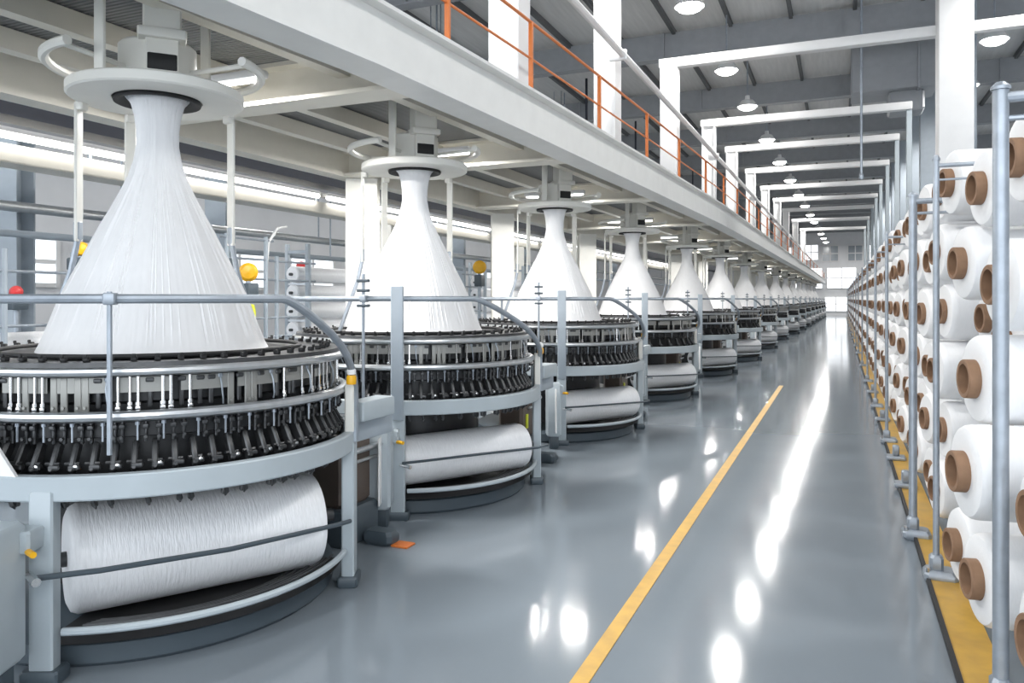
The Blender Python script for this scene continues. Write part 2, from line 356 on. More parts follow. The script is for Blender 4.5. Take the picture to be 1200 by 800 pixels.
# link arm towards the next loom and take-up bar
e = 1.055
L('arm', 'link_arm', MB().box((e * cos(A1) - .02, e * sin(A1) + .24, .955), (.13, .34, .11), 0, ch=.008), 'grey')
L('arm2', 'link_plate', MB().box((e * cos(A1) - .05, e * sin(A1) + .27, .84), (.06, .44, .13), 0, ch=.008), 'bluegrey')
ax = (sin(-FRONT), cos(FRONT))       # direction of the cloth roll axis
def rp(d, l, z): return (d * cos(FRONT) - l * sin(FRONT), d * sin(FRONT) + l * cos(FRONT), z)
L('press', 'press_bar', MB().tube([rp(.86, -.78, .47), rp(.90, -.55, .455), rp(.925, 0, .425), rp(.86, .60, .40), rp(.82, .72, .39)], .012, 8), 'greydk')
L('press2', 'press_bar', MB().tube([rp(.84, -.74, .42), rp(.84, -.50, .405), rp(.862, 0, .385), rp(.935, .56, .37), rp(.90, .72, .365)], .010, 8), 'greydk')
L('press_lug2', 'bar_bolt', MB().cyl(rp(.80, -.73, .40), rp(.92, -.73, .40), .014, 10), 'chrome')
L('press_lug', 'bar_bolt', MB().cyl(rp(.80, -.79, .47), rp(.92, -.79, .47), .018, 10), 'chrome')
# control cabinet beside the left post
def cab(dx, dy, s, m, key):
    L(key, 'control_cabinet', MB().box((1.06 * cos(A2) + dx, 1.06 * sin(A2) + dy, s[3]), s[:3], A2 + pi / 2, ch=.02), m)
cab(-.02, -.20, (.16, .20, .56, .42), 'grey', 'cab')
L('cabface', 'cabinet_door', MB().box((1.06 * cos(A2) + .045, 1.06 * sin(A2) - .305, .42), (.012, .15, .46), A2 + pi / 2 + .0, ch=.005), 'white')
L('cableg', 'cabinet_leg', MB().box((1.06 * cos(A2) - .02, 1.06 * sin(A2) - .19, .07), (.10, .10, .14), A2 + pi / 2, ch=.01), 'greydk')
L('cablug', 'cabinet_bracket', MB().box((1.06 * cos(A2) - .0, 1.06 * sin(A2) - .08, .62), (.10, .12, .09), A2 + pi / 2, ch=.01), 'grey')
L('knob', 'cabinet_knob', MB().cyl((1.06 * cos(A2) + .06, 1.06 * sin(A2) - .11, .585), (1.06 * cos(A2) + .12, 1.06 * sin(A2) - .13, .585), .013, 10), 'lamp_y')
L('guardplate', 'guard_plate', MB().add([(-.14, 0, 0), (.10, 0, 0), (-.14, 0, .32), (-.14, .015, 0), (.10, .015, 0), (-.14, .015, .32)], [(0, 1, 2), (5, 4, 3), (0, 3, 4, 1), (1, 4, 5, 2), (2, 5, 3, 0)]), 'white')
# thread collar hung under the mezzanine
L('disc', 'collar_disc', MB().lathe([(.23, 2.70), (.44, 2.692), (.452, 2.70), (.452, 2.745), (.44, 2.755), (.16, 2.762), (.16, 2.75), (.23, 2.74)], 64, closed=True), 'creamlt')
L('eye', 'thread_eye', MB().lathe([(.158, 2.715), (.20, 2.682), (.222, 2.68), (.226, 2.69), (.215, 2.72), (.165, 2.742)], 48, closed=True), 'black')
L('eyefill', 'eye_plate', MB().lathe([(0, 2.742), (.205, 2.742), (.205, 2.75), (0, 2.75)], 32), 'black')
L('hub', 'collar_hub', MB().lathe([(.19, 2.757), (.20, 2.765), (.20, 2.985), (.185, 3.0), (.10, 3.005), (0, 3.005)], 40), 'creamlt')
hb = MB().box((-.02, .14, 3.06), (.22, .22, .40), radians(40), ch=.012)
L('bracket', 'hanger_bracket', hb, 'cream')
FC = radians(-41.7)
def fc(d, l, z): return (d * cos(FC) - l * sin(FC), d * sin(FC) + l * cos(FC), z)
L('motorface', 'sensor_box', MB().box(fc(.21, .02, 2.875), (.05, .165, .225), FC, ch=.006), 'creamlt')
L('motorhole', 'sensor_window', MB().box(fc(.23, .02, 2.855), (.02, .145, .085), FC, ch=.004), 'black')
L('upper', 'hanger_box', MB().box(fc(.17, .02, 3.13), (.16, .19, .26), FC, ch=.01).box(fc(.17, .02, 3.0), (.21, .24, .05), FC, ch=.008), 'creamlt')
L('hoop', 'thread_hoop', MB().tube(arc(.545, 2.87, FC + radians(48), FC + radians(312), 56), .026, 8), 'creamlt')
for k, a in enumerate((55, 130, 210, 305)):
    a = FC + radians(a); L('hoopspoke%d' % k, 'hoop_spoke', MB().tube([(.19 * cos(a), .19 * sin(a), 2.84), (.545 * cos(a), .545 * sin(a), 2.87)], .014, 6), 'creamlt')
L('hang', 'hanger_strap', MB().box((0, 0, 2.98), (.022, .065, .52), ch=.004), 'creamlt')
legs = [(110, 1.92), (-170, 1.90), (10, 1.98), (40, 2.0)]
L('leg', 'collar_leg', MB().box((.455, 0, 2.30), (.018, .062, .76), ch=.004).box((.44, 0, 2.675), (.05, .062, .045), ch=.006), 'creamlt')
L('legrod', 'leg_rod', MB().tube([(.455, 0, 1.95), (.50, 0, 1.75), (.66, 0, 1.315)], .017, 8).box((.458, 0, 1.98), (.035, .045, .10), ch=.006), 'galv')
th = MB()
r2 = random.Random(5)
for k in range(70):
    a = 2 * pi * k / 70; d = r2.uniform(-.03, .03)
    th.tube([(.146 * cos(a), .146 * sin(a), 2.69), ((.162 + r2.uniform(0, .02)) * cos(a + d), (.172 + r2.uniform(0, .02)) * sin(a + d), 2.72 + r2.uniform(.0, .018))], .0022, 3)
L('threads', 'thread_ends', th, 'thread')
# cloth roll
def rollmesh(name, hi, k=1.0):
    n = 64 if hi else 32; rr = random.Random(9)
    prof = []
    for l, r in ((-.59, 0), (-.59, .10), (-.595, .20), (-.58, .235), (-.55, .25), (-.3, .252), (0, .253), (.3, .252), (.55, .25), (.58, .238), (.59, .20), (.59, .10), (.59, 0)): prof.append((r * k, l))
    m = MB().lathe(prof, n, mod=lambda i, k, r: rr.uniform(-.0008, .0008) if r > .23 else 0)
    m.v = [(p[0], p[2], p[1]) for p in m.v]     # axis along y
    return m.mesh(name, M['fabric'], True, 45)
ROLL = {0: rollmesh('cloth', True), 1: rollmesh('cloth', True, .74), 2: rollmesh('cloth', False, .74)}
m = MB().cyl((0, -.70, 0), (0, .70, 0), .035, 12); ROLLCORE = m.mesh('roll_shaft', M['darkmet'])
# gear motor between two looms
GM = {}
GM['housing'] = MB().box((0, 0, .46), (.26, .34, .44), ch=.03).mesh('motor_housing', M['brown'])
GM['plinth'] = MB().box((0, 0, .12), (.34, .40, .24), ch=.02).mesh('plinth', M['greydk'])
GM['lid'] = MB().box((0, 0, .71), (.30, .38, .06), ch=.015).mesh('housing_lid', M['grey'])
GM['tube'] = MB().cyl((.15, -.08, .60), (.15, .26, .60), .02, 10).cyl((.15, -.05, .53), (.15, .2, .53), .012, 8).mesh('pipe', M['steel'])
GM['tab'] = MB().box((.135, -.06, .40), (.016, .05, .14), ch=.004).mesh('handle', M['lime'])
GM['pedal'] = MB().box((.30, .02, .045), (.22, .14, .09), ch=.025).mesh('pedal', M['greydk'])

jit = random.Random(11)
GM['toe'] = MB().box((.46, .03, .006), (.12, .11, .012), ch=.003).mesh('toe_plate', M['orange'])
POSN = lambda i: 'nearest the camera' if i == 0 else f'{nth(i + 1)} from the camera'
for i, (X, Y) in enumerate(LOOMS):
    hi, mid = i < 3, 3 <= i < 7
    t = thing('circular_loom', f'grey round loom under a white thread cone, {POSN(i)}', 'loom', (X, Y, 0), 0, 'circular looms along the aisle')
    def P(key, rz=0.0, parent=t, label=None): return put(LM[key][0], LM[key][1], parent, (0, 0, 0), rz, label)
    P('base'); body = P('body', label='dark oily inner body'); tb = P('table'); P('table_rim', parent=tb)
    P('blocker'); P('ringA', label='polished steel ring'); P('ringB', label='polished steel ring'); fr = P('frame_ring', label='pale blue-grey ring band')
    for a, b in (('post1', 'pfoot1'), ('post2', 'pfoot2')): q = P(a); P(b, parent=q)
    for a in ('post3', 'post4'): P(a)
    P('base_tube'); P('under'); P('guide')
    rl = P('rail' if i == 0 else 'rail2', label='bent galvanised guard rail'); P('mastplate', label='cream bracket plate')
    P('rodC', parent=rl)
    if i == 0:
        P('rodA', parent=rl); q = P('guardplate', radians(-77) + pi / 2, label='white triangular guard plate'); q.location = (1.075 * cos(radians(-77)), 1.075 * sin(radians(-77)), .855)
    else:
        P('rodB', parent=rl); P('clamp', parent=rl); P('tall')
    c = P('cone_hi' if hi else 'cone_lo', label='white cone of warp threads')
    d = P('disc', label='round cream collar'); P('eye', parent=d, label='black thread eye'); P('eyefill', parent=d)
    if i < 7: e_ = P('threads', parent=c); e_['kind'] = 'stuff'
    h = P('hub'); P('motorface', parent=h); P('motorhole', parent=h); P('upper')
    hp = P('hoop'); [P('hoopspoke%d' % k, parent=hp) for k in range(4)]
    for a in (FC + radians(135), FC + radians(-47)):
        s_ = P('hang', a); s_.location = (.37 * cos(a), .37 * sin(a), 0)
    for a in (FC + radians(118), FC - radians(118), FC - radians(161)):
        q = P('leg', a); P('legrod', a, parent=t)
    P('press' if i == 0 else 'press2', label='dark press bar across the roll'); P('press_lug' if i == 0 else 'press_lug2')
    kb = P('cab'); P('cabface', parent=kb); P('cableg', parent=kb); P('cablug', parent=kb)
    if i < 3: P('knob', parent=kb, label='orange knob')
    P('arm'); P('arm2')
    if i < 6:
        sb = P('sensor', label='amber stop button'); sb.location = (1.085 * ca, 1.085 * sa, 0); sc = P('sensorcap', parent=sb)
    if hi or mid:
        P('drum'); P('skirt')
        n = 24
        for k in range(n): P('panel', 2 * pi * k / n, label=None)
        n = 144 if hi else 48
        for k in range(n):
            a = 2 * pi * (k + jit.uniform(.2, .7)) / n
            P(('spindle', 'holder', 'flat', 'holder', 'spindle', 'flat', 'hook')[jit.randrange(7)], a)
        n = 150 if hi else 48
        for k in range(n): P('pin' if k % 3 == 1 else 'heddle', 2 * pi * (k + jit.uniform(0, .6)) / n)
        n = 76 if hi else 36
        for k in range(n):
            P('gripper', 2 * pi * k / n)
            if hi and k % 2: P('nut', 2 * pi * k / n)
        n = 60 if hi else 30
        for k in range(n): P('stud', 2 * pi * k / n)
        n = 56 if hi else 0
        for k in range(n): P('spring', 2 * pi * (k + jit.uniform(-.4, .4)) / n)
    else:
        P('far_top'); P('far_mid'); P('far_low')
    # cloth roll held in the open front
    c0 = rp(.535, .02, .395) if i == 0 else rp(.64, -.02, .365)
    r_ = thing('fabric_roll', f'{"thick" if i == 0 else "thinner"} white woven cloth roll under the round loom, {POSN(i)}', 'fabric roll', (X + c0[0], Y + c0[1], c0[2]), FRONT - radians(9), 'cloth rolls in the looms')
    put('cloth', ROLL[0 if i == 0 else 1 if hi else 2], r_); put('roll_shaft', ROLLCORE, r_)
    # gear motor standing in the gap behind the right post
    if i < 12:
        g = thing('gear_motor', f'brown gear motor in the gap behind the loom {POSN(i)}', 'motor', (X + .42, Y + (1.12 if i == 0 else 1.27), 0), 0, 'gear motors between the looms')
        h = put('motor_housing', GM['housing'], g); put('plinth', GM['plinth'], g); put('housing_lid', GM['lid'], g); put('pipe', GM['tube'], g)
        put('handle', GM['tab'], g, label='yellow handle'); pd = put('pedal', GM['pedal'], g)
        if i == 0: put('toe_plate', GM['toe'], pd, label='orange toe plate')
# ------------------------------------------------------------------ mezzanine over the looms
mez = thing('mezzanine_platform', 'long cream steel mezzanine platform over the row of looms', 'platform', (0, 0, 0))
YS = [-1, 1, 2.66, 3.8, 6, 8, 10, 12, 14.5, 17, 21, 25, 30, 37, 45, 55, 65, 78]
front = [(bx(y), y) for y in YS]; BACK = -5.25
def backx(y): return BACK + .018 * max(0, y - 10)
bk = MB(); bk.sweep_rect(front, .05, 2.99, 3.33)
fb = obj('front_beam', bk, M['beam'], mez, smooth=False)
bk = MB(); bk.sweep_rect([(x + .0, y) for x, y in front], .13, 2.965, 2.99); bk.sweep_rect(front, .13, 3.33, 3.355)
obj('beam_flange', bk, M['beam'], fb, smooth=False)
bb = MB().sweep_rect([(backx(y), y) for y in YS], .10, 2.98, 3.42); obj('back_beam', bb, M['cream'], mez, smooth=False)
dk = MB()
vs = []; fs = []
for k, y in enumerate(YS):
    vs += [(bx(y) - .05, y, 3.27), (backx(y) + .1, y, 3.27), (backx(y) + .1, y, 3.31), (bx(y) - .05, y, 3.31)]
for k in range(len(YS) - 1):
    for a in range(4): fs.append((k * 4 + a, k * 4 + (a + 1) % 4, k * 4 + 4 + (a + 1) % 4, k * 4 + 4 + a))
dk.add(vs, fs); obj('deck', dk, M['grating'], mez, smooth=False, label='grey grating deck')
CR = [1.7] + [(LOOMS[i][1] + LOOMS[i + 1][1]) / 2 for i in range(len(LOOMS) - 1)] + [LOOMS[-1][1] + 2.5]
for y in CR:
    x0, x1 = bx(y) - .05, backx(y) + .1
    m = MB().box(((x0 + x1) / 2, y, 3.0), (x0 - x1, .26, .03)).box(((x0 + x1) / 2, y, 3.13), (x0 - x1, .05, .24)).box(((x0 + x1) / 2, y, 3.255), (x0 - x1, .26, .03))
    obj('cross_beam', m, M['cream'], mez, smooth=False)
for a, b in zip(CR, CR[1:]):
    for f in (.22, .55, .80):
        xa = bx(a) + (backx(a) - bx(a)) * f; xb = bx(b) + (backx(b) - bx(b)) * f
        m = MB().sweep_rect([(xa, a + .03), (xb, b - .03)], .05, 3.13, 3.26); obj('joist', m, M['cream'], mez, smooth=False)
# tube lights under the deck
XL = [(q[1], q[0]) for q in LOOMS]
tl = [MB().box((0, 0, .035), (.10, .9, .05), ch=.01).mesh('light_body', M['white']), MB().cyl((0, -.43, 0), (0, .43, 0), .018, 10).mesh('light_tube', M['tubelit'])]
for i, (a, b) in enumerate(zip(CR, CR[1:])):
    y = b - .38; x = lerp(XL, y) - .55
    t = thing('tube_light', f'lit tube light under the mezzanine above the loom {POSN(i)}', 'light', (x, y, 3.075), pi / 2, 'tube lights under the mezzanine')
    put('light_body', tl[0], t); put('light_tube', tl[1], t); area('tube_glow', t, (0, 0, -.03), .10, .85, 75)

# orange safety railing on the aisle edge
rail = thing('safety_railing', 'orange safety railing along the aisle edge of the mezzanine', 'railing', (0, 0, 0))
rx = lambda y: bx(y) - .02
PY = [1.0, 2.9, 4.82, 6.23, 8.03, 9.9, 11.7, 13.7, 15.6, 17.5, 19.6, 21.7, 24, 26.5, 29, 32, 35, 38.5, 42, 46, 50, 55, 60, 66, 72, 77]
for y in PY:
    obj('railing_post', MB().box((rx(y), y, 3.692), (.036, .036, .67), ch=.004), M['orange'], rail)
for z, r, nm in ((4.02, .015, 'top_rail'), (3.70, .011, 'middle_rail'), (3.40, .009, 'toe_rail')):
    obj(nm, MB().tube([(rx(y), y, z) for y in YS], r, 8), M['orange'], rail)

# white columns rising from the mezzanine to the roof, with a pipe strapped along them
HC = MB().box((0, .13, 0), (.30, .03, 1)).box((0, -.13, 0), (.30, .03, 1)).box((0, 0, 0), (.03, .24, 1))
def hcol(name, x, y, z0, z1, m, label, cat, group, w=.3, rz=0.0, box=False):
    s = w / .3; t = thing(name, label, cat, (x, y, 0), rz, group); h = z1 - z0; zc = (z0 + z1) / 2
    if box: mm = MB().box((0, 0, zc), (w, w, h), ch=.01)
    else: mm = MB().box((0, .13 * s, zc), (w, .03, h)).box((0, -.13 * s, zc), (w, .03, h)).box((0, 0, zc), (.03, .25 * s, h))
    obj('column_shaft', mm, m, t, smooth=False); obj('base_plate', MB().box((0, 0, z0 + .015), (w * 1.35, w * 1.35, .03), ch=.004), m, t)
    return t
UC = []
ZB = {0: 6.09, 1: 6.09, 2: 6.09, 3: 5.88, 4: 5.95}
for k, (px, X) in enumerate(((597, -3.0), (712, -3.0), (785, -3.0), (831, -2.95), (858, -2.9), (880, -2.85), (897, -2.75), (911, -2.6), (921, -2.5), (932, -2.35), (941, -2.2))):
    u = (px - 600) / 898; D = X / (FX + u * FY); y = D * (FY - u * FX); UC.append((X, y))
    hcol('upper_column', X, y, 3.365, ZB.get(k, 6.02) - .09, M['white'], f'white steel column standing on the mezzanine, {nth(k + 1)} from the camera', 'column', 'columns on the mezzanine', .32, radians(90), box=(k in (0, 2)))
PR = [2.2, 2.2, 3.6] + [1.46] * 8
for k, (X, y) in enumerate(UC):
    if k == 0: continue
    x1 = PR[k]; t = thing('portal_beam', f'white beam crossing the aisle high up on posts, {nth(k)} from the camera', 'beam', (0, y, 0), 0, 'white beams across the aisle')
    obj('beam_box', MB().box(((X - .2 + x1) / 2, 0, ZB.get(k, 6.02)), (x1 - X + .2, .20, .17), ch=.015), M['white'], t)
    obj('beam_post', MB().box((x1 - .06, 0, ZB.get(k, 6.02) / 2 - .045), (.11, .11, ZB.get(k, 6.02) - .09), ch=.01), M['grey'], t); obj('base_plate', MB().box((x1 - .06, 0, .012), (.2, .2, .024)), M['white'], t)
t = thing('white_pipe', 'long white pipe running past the columns above the orange railing', 'pipe', (0, 0, 0))
obj('pipe_run', MB().tube([(-2.75 + .008 * y, y, 4.86) for y in range(4, 79, 4)], .045, 10), M['white'], t)
pb = MB()
for y in range(10, 75, 8): obj('pipe_hanger', MB().box((-2.82 + .008 * y, y, 4.86), (.24, .05, .14), ch=.01), M['white'], t)
# cream columns under the back edge of the mezzanine
for k, y in enumerate([7.55, 11.5, 15.8, 20.2, 24.6, 29.2, 34, 39, 44, 49, 54, 59, 64, 69, 74]):
    hcol('support_column', backx(y) + .12, y, 0, 2.98, M['creamlt'], f'cream steel column under the back edge of the mezzanine, {nth(k + 1)} from the camera', 'column', 'columns under the mezzanine', .36, radians(28))

# ------------------------------------------------------------------ back bay behind the looms
for k, (x, y) in enumerate(((-9.0, 6.0), (-9.0, 9.3), (-9.0, 13.2), (-9.0, 17.5), (-9.0, 22), (-9.0, 27), (-9.0, 32))):
    hcol('bay_column', x, y, 0, 7.4, M['bluegrey'], f'blue-grey steel column in the back bay, {nth(k + 1)} from the camera end', 'column', 'columns of the back bay', .34, radians(20), box=(k % 2 == 1))
t = thing('dark_girder', 'long dark blue girder running behind the mezzanine', 'girder')  # dark band behind the mezzanine, built as a hung girder
obj('girder_web', MB().box((-7.0, 24, 3.43), (.10, 50, .32)), M['navy'], t, smooth=False)
obj('lower_flange', MB().box((-7.0, 24, 3.26), (.34, 50, .03)), M['navy'], t, smooth=False)
for y in range(4, 50, 6): obj('girder_hanger', MB().box((-7.0, y, 5.9), (.06, .06, 4.62)), M['navy'], t, smooth=False)
t = thing('cable_tray', 'cream cable tray carrying the line of long lamps', 'tray')
obj('tray_channel', MB().box((-7.75, 22, 2.965), (.34, 46, .03)).box((-7.58, 22, 3.05), (.02, 46, .17)).box((-7.92, 22, 3.05), (.02, 46, .17)), M['cream'], t, smooth=False)
obj('lamp_trunking', MB().box((-7.75, 22, 3.38), (.42, 46, .19)), M['girder'], t, smooth=False, label='grey trunking above the lamps')
for y in range(2, 44, 4): obj('tray_hanger', MB().box((-7.7, y, 5.4), (.03, .03, 4.9)), M['galv'], t, smooth=False)
for k, y in enumerate((11.9, 18.2, 24.5, 31)):
    hcol('tray_column', -7.7, y, 0, 2.93, M['creamlt'], f'cream column under the cable tray in the back bay, {nth(k + 1)} from the camera end', 'column', 'columns under the cable tray', .42, radians(25))
for k in range(12):
    t = thing('linear_lamp', f'long lit lamp over the cable tray in the back bay, {nth(k + 1)} from the camera end', 'lamp', (-7.55, 2.0 + 3.2 * k, 3.215), 0, 'long lamps in the back bay')
    obj('lamp_body', MB().box((-.03, 0, .055), (.12, 3.0, .05), ch=.01), M['white'], t); obj('lamp_tube', MB().cyl((0, -1.48, 0), (0, 1.48, 0), .035, 10), M['tubelit'], t)
    area('lamp_glow', t, (0, 0, -.06), .10, 2.9, 9)
# horizontal service pipes
for k, (x, z, r, m, w) in enumerate(((-8.4, 2.62, .06, 'steel', 'upper steel'), (-8.15, 2.30, .04, 'bluegrey', 'lower blue-grey'), (-10.5, 3.6, .11, 'white', 'thick white'))):
    t = thing('service_pipe', f'{w} service pipe running along the back bay', 'pipe')
    obj('pipe_run', MB().cyl((x, 1, z), (x, 40, z), r, 12), M[m], t)
    for y in range(3, 40, 4): obj('pipe_hanger', MB().cyl((x, y, z), (x, y, 8.2), .012, 6), M['galv'], t)
# racks of white rolls in the back bay
def roll_rack(x, y, n, ln, label, lab2):
    t = thing('roll_rack', label, 'rack', (x, y, 0))
    for s in (-1, 1):
        for q in (-.16, .16): obj('rack_post', MB().box((q, s * (ln / 2 - .15), 1.15), (.05, .05, 2.3), ch=.005), M['bluegrey'], t)
        obj('rack_brace', MB().box((0, s * (ln / 2 - .15), 2.2), (.30, .04, .04)), M['bluegrey'], t)
        arm = [obj('rack_arm', MB().box((0, s * (ln / 2 - .15), .38 + .235 * k), (.30, .04, .03)), M['steel'], t) for k in range(n)]
    rm = MB().lathe([(0, -ln / 2 + .04), (.09, -ln / 2 + .04), (.105, -ln / 2 + .06), (.105, ln / 2 - .06), (.09, ln / 2 - .04), (0, ln / 2 - .04)], 20)
    rm.v = [(p[0], p[2], p[1]) for p in rm.v]; me = rm.mesh('cloth', M['fabric'])
    sh = MB().cyl((0, -ln / 2, 0), (0, ln / 2, 0), .02, 8).mesh('roll_shaft', M['darkmet'])
    for k in range(n):
        r = thing('storage_roll', f'thin white roll, {nth(k + 1)} from the bottom, {lab2}', 'fabric roll', (x, y, .395 + .105 + .235 * k), 0, 'thin rolls ' + lab2)
        put('cloth', me, r); put('roll_shaft', sh, r)
roll_rack(-6.4, 8.9, 7, 2.2, 'blue-grey rack of thin white rolls in the gap behind the two nearest looms', 'on the rack behind the nearest looms')
roll_rack(-6.4, 14.2, 7, 2.2, 'blue-grey rack of thin white rolls behind the second and third looms', 'on the rack behind the third loom')
roll_rack(-6.6, 4.9, 4, 1.8, 'low blue-grey rack of thin white rolls behind the nearest loom', 'on the low rack behind the nearest loom')
# signal stands: beacon discs on steel stands
def beacon(px, py, X, r, m, label, name='signal_lamp', h=.05, extra=None):
    u = (px - 600) / 898; D = X / (FX + u * FY); y = D * (FY - u * FX); z = 1.6 + (350 - py) / 898 * D
    t = thing(name, label, 'signal lamp', (X, y, 0))
    obj('stand', MB().cyl((0, 0, 0), (0, 0, z - r * .6), .025, 10), M['galv'], t)
    obj('stand_base', MB().lathe([(0, 0), (.14, 0), (.14, .02), (.03, .05), (0, .05)], 20), M['greydk'], t)
    mm = MB().lathe([(0, -h), (r * .8, -h), (r, -h * .6), (r, h * .3), (r * .7, h), (0, h * 1.2)], 24)
    a = atan2(-y, -X); mm.v = [(p[2] * cos(a) - p[0] * sin(a), p[2] * sin(a) + p[0] * cos(a), z + p[1]) for p in mm.v]
    obj('lamp_lens', mm, M[m], t)
    bxm = MB().box((0, 0, z - r * 2.0), (.14, .16, r * 1.7), 0, ch=.01); obj('lamp_housing', bxm, M['greydk'], t)
    if extra: obj('indicator', MB().lathe([(0, z - .45), (.07, z - .45), (.075, z - .40), (.06, z - .33), (0, z - .31)], 16), M[extra], t)
beacon(291, 319, -5.5, .095, 'lamp_y', 'amber disc signal lamp on a stand behind the nearest loom', extra='lime')
beacon(562, 313, -5.9, .12, 'lamp_y', 'amber disc signal lamp on a stand behind the second loom')
beacon(353, 312, -6.9, .07, 'red', 'small red signal lamp beside the thin rolls behind the nearest loom', extra='lamp_y')
beacon(19, 342, -7.3, .06, 'red', 'small red signal lamp on a stand at the far side of the nearest loom')
beacon(95, 292, -5.6, .06, 'lamp_y', 'small amber signal lamp beside the nearest thread cone')
# plain yarn stands (pipe frames) behind the near loom
for k, (x, y, h) in enumerate(((-6.0, 3.4, 2.35), (-6.1, 4.3, 2.0), (-6.0, 6.6, 2.3), (-6.1, 7.5, 2.1), (-6.0, 10.6, 2.2), (-6.2, 12.6, 2.2))):
    t = thing('yarn_stand', f'grey pipe yarn stand behind the looms, {nth(k + 1)} from the camera end', 'stand', (x, y, 0), 0, 'pipe stands behind the looms')
    for s in (-.3, .3): obj('stand_post', MB().cyl((0, s, 0), (0, s, h), .025, 8), M['bluegrey'], t)
    for z in [.5 + .22 * q for q in range(int((h - .5) / .22) + 1)]: obj('stand_bar', MB().cyl((0, -.42, z), (0, .42, z), .014, 6), M['galv'], t)
    for s in (-.3, .3): obj('stand_foot', MB().box((0, s, .02), (.36, .06, .04), ch=.006), M['greydk'], t)
# bowed white cable
t = tag(obj('hose', MB().tube([(-6.0, 6.9, 1.2), (-6.0, 6.9, 1.9), (-6.0, 6.95, 2.25), (-6.0, 7.1, 2.42), (-6.0, 7.25, 2.45)], .015, 8), M['white']), 'white hose curving up beside the pipe stand behind the nearest loom', 'hose')

# ------------------------------------------------------------------ yarn rack on the right
obj_strip = thing('rack_base_rail', 'yellow steel base rail on the floor under the yarn rack', 'rail')
obj('rail_plate', MB().box((.55, 37, .012), (.17, 70, .024)), M['yellow'], obj_strip, smooth=False)
obj('rail_edge', MB().box((.455, 37, .015), (.02, 70, .03)), M['black'], obj_strip, smooth=False, label='black edge strip')
UP = [(3.44, .565, .028, 2.40), (4.95, .50, .017, 2.385), (5.76, .445, .026, 2.28)] + [(5.72 + .74 * round((yy - 5.72) / .74), .47, .018, 2.31) for yy in (9.6, 12.4, 16.2, 20, 24, 28, 33, 38, 44, 50, 57, 64)]
for k, (y, x, r, h) in enumerate(UP):
    if y > 72: break
    t = thing('rack_upright', f'galvanised rack upright in front of the yarn bobbins, {nth(k + 1)} from the camera', 'rack upright', (x, y, 0), 0, 'uprights of the yarn rack')
    obj('front_post', MB().tube([(0, 0, .0), (0, 0, h)], r, 12), M['galv'], t)
    obj('post_cap', MB().lathe([(0, h), (r * 1.25, h), (r * 1.25, h + .012), (r * .6, h + .03), (0, h + .03)], 12), M['galv'], t)
    obj('top_arm', MB().cyl((0, 0, h - .03), (1.30 - x, 0, h - .03), r * .75, 10).cyl((0, 0, h - .11), (1.30 - x, 0, h - .11), r * .4, 8), M['galv'], t)
    obj('rear_post', MB().tube([(1.21 - x, 0, 0), (1.21 - x, 0, h)], r * .9, 10), M['galv'], t)
    obj('post_foot', MB().box((.02, 0, .035), (.17, .15, .07), ch=.02).box((.0, -.0, .10), (.07, .09, .10), ch=.015), M['galv'], t)
    obj('foot_bolt', MB().cyl((-.045, -.05, .06), (-.045, -.05, .085), .014, 8), M['chrome'], t)

for k, yy in enumerate((7.2, 8.4, 11.0, 14.2)):
    t = thing('floor_bracket', f'galvanised floor bracket on the yellow base rail, {nth(k + 1)} beyond the third rack upright', 'bracket', (.50, yy, .024), 0, 'brackets on the base rail')
    obj('bracket_plate', MB().box((0, 0, .02), (.17, .15, .04), ch=.01), M['galv'], t); obj('bracket_lug', MB().box((0, 0, .09), (.06, .08, .10), ch=.012), M['galv'], t)
BR, CRr = .197, .086
yarn = MB().lathe([(.07, .048), (.12, .046), (.165, .048), (.184, .054), (.193, .068), (BR, .09), (BR, .50), (.19, .53), (.17, .54), (.07, .54)], 40, closed=True)
core = MB().lathe([(.066, 0), (CRr - .003, 0), (CRr, .004), (CRr, .05), (CRr - .012, .06), (CRr - .012, .56), (.066, .56)], 32, closed=True)
TILT = radians(11)
def toax(m):  # lathe axis z -> +x
    m.v = [(p[2], p[0], p[1]) for p in m.v]; return m
YM = toax(yarn).mesh('yarn_package', M['yarn']); CM = toax(core).mesh('cardboard_core', M['core'])
yl = MB().lathe([(.07, .028), (.165, .028), (.19, .045), (BR, .07), (BR, .50), (.17, .54), (.07, .54)], 20, closed=True); yl2 = MB().lathe([(.07, .030), (.14, .028), (.175, .031), (.190, .045), (BR, .07), (BR, .50), (.19, .53), (.17, .54), (.07, .54)], 32, closed=True); YM2 = toax(yl2).mesh('yarn_package', M['yarn'])
YML = toax(yl).mesh('yarn_package', M['yarn'])
cl_ = MB().lathe([(.066, 0), (CRr, 0), (CRr, .06), (.066, .06)], 16, closed=True); CML = toax(cl_).mesh('cardboard_core', M['core'])
jr = random.Random(21)
def bobbin(x, y, z, label, far=False, mid=False, rz=TILT, grp='yarn bobbins on the rack'):
    o = put('yarn_bobbin', YML if far else (YM2 if mid else YM), None, (x, y, z), rz); tag(o, label, 'yarn bobbin', grp)
    put('cardboard_core', CML if far else CM, o, label='brown cardboard core'); return o
